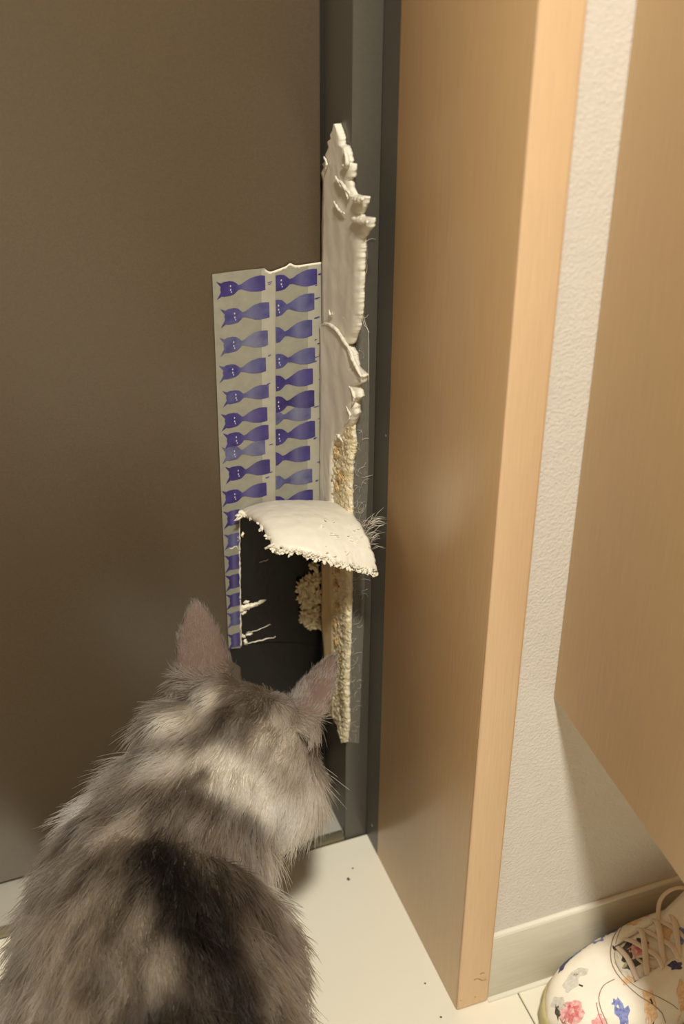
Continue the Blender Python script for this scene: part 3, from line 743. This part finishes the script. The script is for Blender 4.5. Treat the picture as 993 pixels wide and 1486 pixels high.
for bse, tip, wd in EARS: LEN = LEN*(1-.6*np.exp(-(np.linalg.norm(R0-np.array(bse), axis=1)/.03)**2))
LEN = LEN; LEN = LEN*(1-er[:, 0])+.0075*er[:, 0]; LEN *= rng.uniform(.65, 1.15, NH_)
cl = np.stack([vnoise(R0, 70, 20), vnoise(R0, 70, 40), vnoise(R0, 70, 60)], 1)
rn = rng.normal(size=(NH_, 3))
D0 = flow*.80+N0*.50+cl*.30+rn*.10; D0 /= np.linalg.norm(D0, axis=1)[:, None]
D1 = flow*1.0+N0*.10+cl*.55+rn*.16+np.array((0, 0, -.12)); D1 /= np.linalg.norm(D1, axis=1)[:, None]
K = 5; Q = np.empty((NH_, K, 3)); Q[:, 0] = R0-N0*.001
for k in range(1, K):
    s = k/(K-1); d = D0*(1-s)+D1*s; d /= np.linalg.norm(d, axis=1)[:, None]; Q[:, k] = Q[:, k-1]+d*(LEN/(K-1))[:, None]
th_ = np.arctan2(out[:, 2], out[:, 0])
sk = np.array([noise.noise(Vector((a*8+s*22, s*16, 4.4)))+.7*noise.noise(Vector((a*20+s*44, s*30, 9.4)))+.6*noise.noise(Vector((a*45+s*80, s*60, 2.2))) for a, s in zip(th_, axp[:, 1])])
gain = mottle(R0)*rng.uniform(.72, 1.28, NH_)[:, None]*np.clip(1+sk[:, None]*.7*(1-.55*hw), .35, 1.9)
hc = np.empty((NH_, K, 3))
for k in range(K):
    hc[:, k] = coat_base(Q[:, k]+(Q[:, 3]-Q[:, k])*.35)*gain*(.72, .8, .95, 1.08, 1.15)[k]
earc = np.array(sl((140, 130, 117)))*rng.uniform(.6, 1.25, NH_)[:, None]
hc = hc**1.22*1.36; lum = hc.mean(2, keepdims=True); hc = hc*.78+lum*.22
hc = hc*(1-er)[:, None]+earc[:, None]*er[:, None]
hc = hc.reshape(-1, 3)
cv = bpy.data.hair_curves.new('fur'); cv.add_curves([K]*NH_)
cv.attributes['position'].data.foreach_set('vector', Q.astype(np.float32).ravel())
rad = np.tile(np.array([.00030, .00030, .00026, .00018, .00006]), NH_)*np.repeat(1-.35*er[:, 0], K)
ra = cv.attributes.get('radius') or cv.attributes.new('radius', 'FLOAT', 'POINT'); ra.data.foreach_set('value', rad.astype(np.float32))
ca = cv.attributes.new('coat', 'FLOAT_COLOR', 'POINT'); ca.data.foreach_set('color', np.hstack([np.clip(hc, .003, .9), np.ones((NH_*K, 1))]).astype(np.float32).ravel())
fur = bpy.data.objects.new('fur', cv); COL.objects.link(fur); fur.parent = cat; fur['kind'] = 'stuff'
m = bpy.data.materials.new('cat_fur'); m.use_nodes = True; nt = m.node_tree
for n_ in list(nt.nodes):
    if n_.type == 'BSDF_PRINCIPLED': nt.nodes.remove(n_)
a = nt.nodes.new('ShaderNodeAttribute'); a.attribute_name = 'coat'
hb = nt.nodes.new('ShaderNodeBsdfHairPrincipled'); hb.model = 'CHIANG'; hb.parametrization = 'COLOR'
hb.inputs['Roughness'].default_value = .46; hb.inputs['Radial Roughness'].default_value = .6
nt.links.new(a.outputs['Color'], hb.inputs['Color']); nt.links.new(hb.outputs[0], nt.nodes['Material Output'].inputs['Surface'])
cv.materials.append(m)
# whiskers and nose, eyes
wl = []
M_whisk = mat('white_whisker', (235, 230, 215), .4)
for sgn in (1, -1):
    for k in range(7):
        b0 = hp(sgn*.022, .062, -.020-.003*(k % 3)); d = (HR*sgn*1.0+HF*(-.25+.1*k)+HU*(.25-.13*k)).normalized()*(.055+.012*math.sin(k*2.1))
        L = smooth_path([b0, b0+d*.5+HU*.004, b0+d-HU*.006], 8); v, f = tube_data(L, [.00022*(1-.75*i/7) for i in range(8)], 5)
        new('whisker', v, f, M_whisk, cat, True)
M_nose = mat('nose_skin', (150, 96, 84), .5); M_iris = mat('eye_amber', (150, 130, 60), .15); 
def blob(name, c, rad, m):
    bm = bmesh.new(); ell(bm, (0, 0, 0), HB, rad, 3); q = bpy.data.meshes.new(name); bm.to_mesh(q); bm.free(); q.materials.append(m)
    for p in q.polygons: p.use_smooth = True
    o = bpy.data.objects.new(name, q); COL.objects.link(o); o.location = c; o.parent = cat
blob('nose', hp(0, .0845, -.008), (.006, .003, .004), M_nose)
blob('eye', hp(.022, .058, .006), (.009, .006, .008), M_iris); blob('eye', hp(-.022, .058, .006), (.009, .006, .008), M_iris)

# ================================================================== FLORAL SNEAKER
SX, SY, SL = .466, .708, .24
sh = tag(empty('sneaker', (SX+SL/2, SY, 0)), 'white floral canvas lace-up sneaker under the floating cabinet', 'shoe')
sh_inv = Matrix.Translation(-sh.location)
M_canvas = mat('cream_canvas', (240, 232, 214), .75, 0, .03, 80, .25, 900, bdist=.0006)
M_sole = mat('olive_rubber', (186, 176, 130), .6, 0, .04, 60)
M_lace = mat('beige_lace', (226, 208, 188), .8, bump=.4, bscale=1200)
M_thread = mat('brown_stitching', (156, 136, 108), .8); M_inner = mat('inner_lining', (214, 190, 158), .85)
tw = [(0, .004), (.02, .018), (.05, .0285), (.1, .038), (.17, .0445), (.27, .048), (.4, .047), (.55, .042), (.7, .038), (.85, .035), (.94, .029), (.98, .018), (1, .006)]
th = [(0, .027), (.02, .038), (.06, .048), (.12, .055), (.2, .062), (.28, .070), (.36, .080), (.46, .090), (.55, .094), (.7, .080), (.85, .082), (1, .090)]
def sw(t): return float(np.interp(t, *zip(*tw)))
def shh(t): return float(np.interp(t, *zip(*th)))
TS = [0, .006, .014, .025, .04, .06, .085, .115, .15, .19]+[.19+.81*i/26 for i in range(1, 23)]+[.91, .94, .965, .985, 1]
NA = 30
def up_pt(t, a, off=0):
    w_ = sw(t)-.001+off; z0 = .019; h = shh(t)-z0+off
    ca, sa = math.cos(a), math.sin(a)
    return Vector((SX+SL*t, SY+w_*math.copysign(abs(ca)**.55, ca), z0+h*abs(sa)**.72))
V = []; Fc = []
for t in TS:
    for k in range(NA+1): V.append(up_pt(t, math.pi*k/NA))
for i in range(len(TS)-1):
    for k in range(NA):
        if TS[i] > .50 and TS[i] < .93 and 8 <= k < NA-8: continue
        if .27 < TS[i] <= .50 and 13 <= k < NA-13: continue
        a = i*(NA+1)+k; Fc.append((a, a+1, a+NA+2, a+NA+1))
Fc.append(tuple(range(NA+1))[::-1]); Fc.append(tuple((len(TS)-1)*(NA+1)+k for k in range(NA+1)))
upper = new('upper', V, Fc, M_canvas, sh, True); upper.matrix_parent_inverse = sh_inv
so = upper.modifiers.new('t', 'SOLIDIFY'); so.thickness = .0022; so.offset = -1
sb = BVHTree.FromPolygons(V, Fc)
# sole with foxing band
V = []; Fc = []; prof = [(-.002, .001), (.0012, .0), (.0030, .004), (.0034, .014), (.0028, .021), (.0008, .0235), (-.004, .0235)]
out = [(t, 1) for t in TS]+[(t, -1) for t in TS[::-1]]
for t, s in out:
    for d, z in prof:
        ex = -d if t < .02 else (d if t > .98 else 0)
        V.append(Vector((SX+SL*t+ex*.8, SY+s*(max(sw(t)+d, .001)), z+.0006)))
n = len(out); k_ = len(prof)
for i in range(n):
    for j in range(k_-1):
        a = i*k_+j; b_ = ((i+1) % n)*k_+j; Fc.append((a, b_, b_+1, a+1))
Fc.append(tuple(i*k_ for i in range(n))[::-1]); Fc.append(tuple(i*k_+k_-1 for i in range(n)))
sole = new('sole', V, Fc, M_sole, sh, True); sole.matrix_parent_inverse = sh_inv
for p in sole.data.polygons:
    if len(p.vertices) > 4: p.use_smooth = False
# tongue, lining
V = []; Fc = []; nt2 = 14
for i in range(nt2+1):
    t = .26+.36*i/nt2; zz = shh(min(t, .46))-.0005+max(0, t-.46)*.20
    for j in range(9):
        a = (j/8-.5)*2; V.append((SX+SL*t, SY+a*(.017+.010*i/nt2), zz+.001-.004*a*a))
for i in range(nt2):
    for j in range(8): q = i*9+j; Fc.append((q, q+1, q+10, q+9))
tg = new('tongue', V, Fc, M_canvas, sh, True); tg.matrix_parent_inverse = sh_inv; so = tg.modifiers.new('t', 'SOLIDIFY'); so.thickness = .003; so.offset = -1 if tg.data.polygons[0].normal.z > 0 else 1
V = []; Fc = []
for i in range(20):
    t = .3+.66*i/19
    for j in range(7): a = (j/6-.5)*2; V.append((SX+SL*t, SY+a*(sw(t)-.005), .026+.004*a*a))
for i in range(19):
    for j in range(6): q = i*7+j; Fc.append((q, q+1, q+8, q+7))
ins = new('insole', V, Fc, M_inner, sh, True); ins.matrix_parent_inverse = sh_inv
tb = BVHTree.FromPolygons([v.co for v in tg.data.vertices], [p.vertices for p in tg.data.polygons])
def top(x, y, off=.0004):
    best = None
    for tree in (sb, tb):
        h = tree.ray_cast(Vector((x, y, .2)), Vector((0, 0, -1)))
        if h[0] and (best is None or h[0].z > best[0].z): best = h
    return (best[0]+best[1]*math.copysign(off, best[1].z)) if best and best[0].z > .03 else None
# stitching lines on the toe and throat
def stitch(pts, r=.00045, name='stitching', m=M_thread):
    L = [q for q in (top(p.x, p.y, .0002) for p in smooth_path([(x, y, 0) for x, y in pts], 36)) if q]
    if len(L) > 3: v, f = tube_data(L, r, 6); o = new(name, v, f, m, sh, True); o.matrix_parent_inverse = sh_inv
stitch([(.555, .748), (.537, .733), (.527, .715), (.527, .695), (.535, .675), (.555, .662), (.585, .658)])
stitch([(.553, .744), (.539, .730), (.530, .714), (.530, .696), (.538, .679), (.557, .666), (.585, .662)], .0003)
stitch([(.522, .700), (.512, .700), (.504, .693), (.501, .682), (.503, .668)]); stitch([(.500, .690), (.498, .680), (.500, .668)], .0004, 'stitching', mat('red_thread', (190, 120, 104), .8))
for (x, y, dx, dy) in ((.495, .712, .002, -.003), (.535, .728, .003, -.005), (.553, .716, .002, .002), (.541, .672, .001, -.003)):
    stitch([(x, y), (x+dx*.5, y+dy*.5), (x+dx, y+dy)], .0008, 'dark_fleck', M_dirt)
# printed flowers and leaves following the canvas
def petal(cx, cy, r, col, name, n=11, ruff=.25, sx=1, sy=1, rot=0, off=.0003):
    P0 = top(cx, cy, off)
    if P0 is None: return
    V = [P0]; Fc = []; ok = True; rings = 3
    for q in range(1, rings+1):
        for k in range(n*2):
            a = math.pi*k/n; rr = r*q/rings*(1+(ruff*math.cos(a*5+cx*900)+ruff*.5*math.sin(a*9)) * (q/rings))
            x = rr*math.cos(a)*sx; y = rr*math.sin(a)*sy
            p = top(cx+x*math.cos(rot)-y*math.sin(rot), cy+x*math.sin(rot)+y*math.cos(rot), off)
            V.append(p if p else V[-1])
    N = n*2
    for k in range(N): Fc.append((0, 1+k, 1+(k+1) % N))
    for q in range(rings-1):
        for k in range(N): a = 1+q*N+k; b_ = 1+q*N+(k+1) % N; Fc.append((a, a+N, b_+N, b_))
    o = new(name, V, Fc, col, upper, True); o.matrix_parent_inverse = Matrix.Identity(4); o.parent = sh; o.matrix_parent_inverse = sh_inv
def pm(n, c, c2): return mat(n, c, .75, 0, 0, 320, col2=c2, detail=3)
M_rose = pm('rose_print', (214, 132, 128), (240, 202, 194)); M_roseD = pm('deep_rose_print', (196, 92, 96), (226, 150, 146)); M_grey = pm('grey_leaf_print', (190, 188, 176), (222, 216, 200))
M_dleaf = pm('dark_leaf_print', (58, 54, 50), (104, 98, 84)); M_bprint = pm('blue_print', (96, 104, 168), (150, 160, 204)); M_oprint = pm('orange_print', (222, 168, 110), (240, 214, 176)); M_navy = pm('navy_print', (52, 52, 92), (90, 90, 130))
M_olive = pm('olive_leaf_print', (150, 146, 96), (206, 200, 160))
for a in ((.479, .694, .0105, M_rose, 'rose_print', 11, .10), (.480, .694, .0055, M_roseD, 'rose_print', 11, .25, 1, 1, 0, .0005), (.480, .695, .0022, M_rose, 'rose_print', 8, .2, 1, 1, 0, .0007),
          (.496, .675, .006, M_rose, 'rose_print', 11, .2), (.551, .711, .008, M_rose, 'rose_print', 11, .15, 1, 1.2), (.552, .711, .004, M_roseD, 'rose_print', 11, .25, 1, 1, 0, .0005),
          (.491, .718, .0075, M_grey, 'leaf_print', 9, .15, 1.2, .8, .6), (.501, .722, .006, M_grey, 'leaf_print', 9, .1, 1.2, .7, -.4), (.475, .709, .006, M_grey, 'leaf_print', 9, .15, .7, 1.2, .3), (.472, .704, .003, M_dleaf, 'leaf_print', 8, .2, .6, 1.8, -.2),
          (.540, .712, .006, M_dleaf, 'leaf_print', 9, .15, 1.2, .7, .9), (.541, .703, .0065, M_dleaf, 'leaf_print', 9, .15, 1.3, .6, -.2), (.545, .721, .005, M_dleaf, 'leaf_print', 9, .15, 1.2, .6, .3), (.536, .706, .003, M_olive, 'leaf_print', 8, .1, 1.5, .5, .3, .0006),
          (.516, .672, .0065, M_bprint, 'blossom_print', 11, .35, .8, 1.5), (.514, .682, .003, M_bprint, 'blossom_print', 9, .35), (.531, .693, .0045, M_oprint, 'blossom_print', 9, .2, 1.2, .8), (.540, .668, .007, M_oprint, 'blossom_print', 9, .15, .8, 1.6),
          (.531, .746, .0055, M_bprint, 'blossom_print', 9, .3), (.531, .746, .003, M_canvas, 'blossom_print', 9, .1, 1, 1, 0, .0006), (.549, .747, .006, M_navy, 'leaf_print', 9, .2, 1.6, .6, .3), (.510, .7455, .005, M_bprint, 'leaf_print', 9, .2, 1.8, .5, .35), (.494, .739, .0045, M_navy, 'leaf_print', 9, .2, 1.7, .5, .7), (.520, .748, .003, M_navy, 'leaf_print', 8, .2, 1.8, .6, .2),
          (.541, .7525, .005, M_navy, 'leaf_print', 9, .2, 1.6, .5, .1), (.503, .7435, .004, M_navy, 'leaf_print', 9, .2, 1.8, .5, .5), (.556, .716, .005, M_dleaf, 'leaf_print', 9, .2, .7, 1.2, .2), (.574, .712, .007, M_oprint, 'blossom_print', 9, .2), (.585, .70, .006, M_bprint, 'blossom_print', 9, .3), (.562, .741, .006, M_oprint, 'leaf_print', 9, .2), (.575, .745, .006, M_roseD, 'rose_print', 11, .2), (.558, .660, .009, M_roseD, 'rose_print', 11, .2, 1.6, .5), (.570, .668, .005, M_oprint, 'blossom_print', 9, .2), (.590, .664, .006, M_bprint, 'blossom_print', 11, .3),
          (.569, .683, .004, M_navy, 'leaf_print', 8, .2, 1.5, .8, -.5), (.610, .742, .007, M_rose, 'rose_print', 11, .15), (.63, .668, .007, M_rose, 'rose_print', 11, .15), (.65, .742, .006, M_bprint, 'blossom_print', 11, .3)):
    petal(*a)
# laces: crossing flat cords and a loose loop
def lace(pts, r=.0026, n=24):
    L = smooth_path(pts, n); v, f = tube_data(L, r, 8, .5); o = new('lace', v, f, M_lace, sh, True); o.matrix_parent_inverse = sh_inv
def zt(t): return shh(t)+.003
for k, t in enumerate((.335, .395, .455)):
    xa, xb = SX+SL*t, SX+SL*(t+.055); z = zt(t); z2 = zt(min(t+.055, .5))
    lace([(xa, SY+.020, z-.005), (xa+.002, SY+.012, z+.001), ((xa+xb)/2, SY, z+.004), (xb-.002, SY-.013, z2+.001), (xb, SY-.022, z2-.005)])
    lace([(xa, SY-.020, z-.005), (xa+.002, SY-.012, z+.002), ((xa+xb)/2, SY, z+.0075), (xb-.002, SY+.013, z2+.002), (xb, SY+.022, z2-.005)])
lace([(SX+SL*.30, SY+.017, zt(.3)-.004), (SX+SL*.30, SY, zt(.3)+.001), (SX+SL*.30, SY-.019, zt(.3)-.005)])
lace([(.555, .690, .078), (.548, .697, .078), (.546, .706, .077), (.553, .700, .082), (.565, .690, .085)], .0016)
lace([(.574, .722, .088), (.582, .736, .101), (.594, .738, .110), (.610, .734, .108), (.624, .722, .098)], .0020)
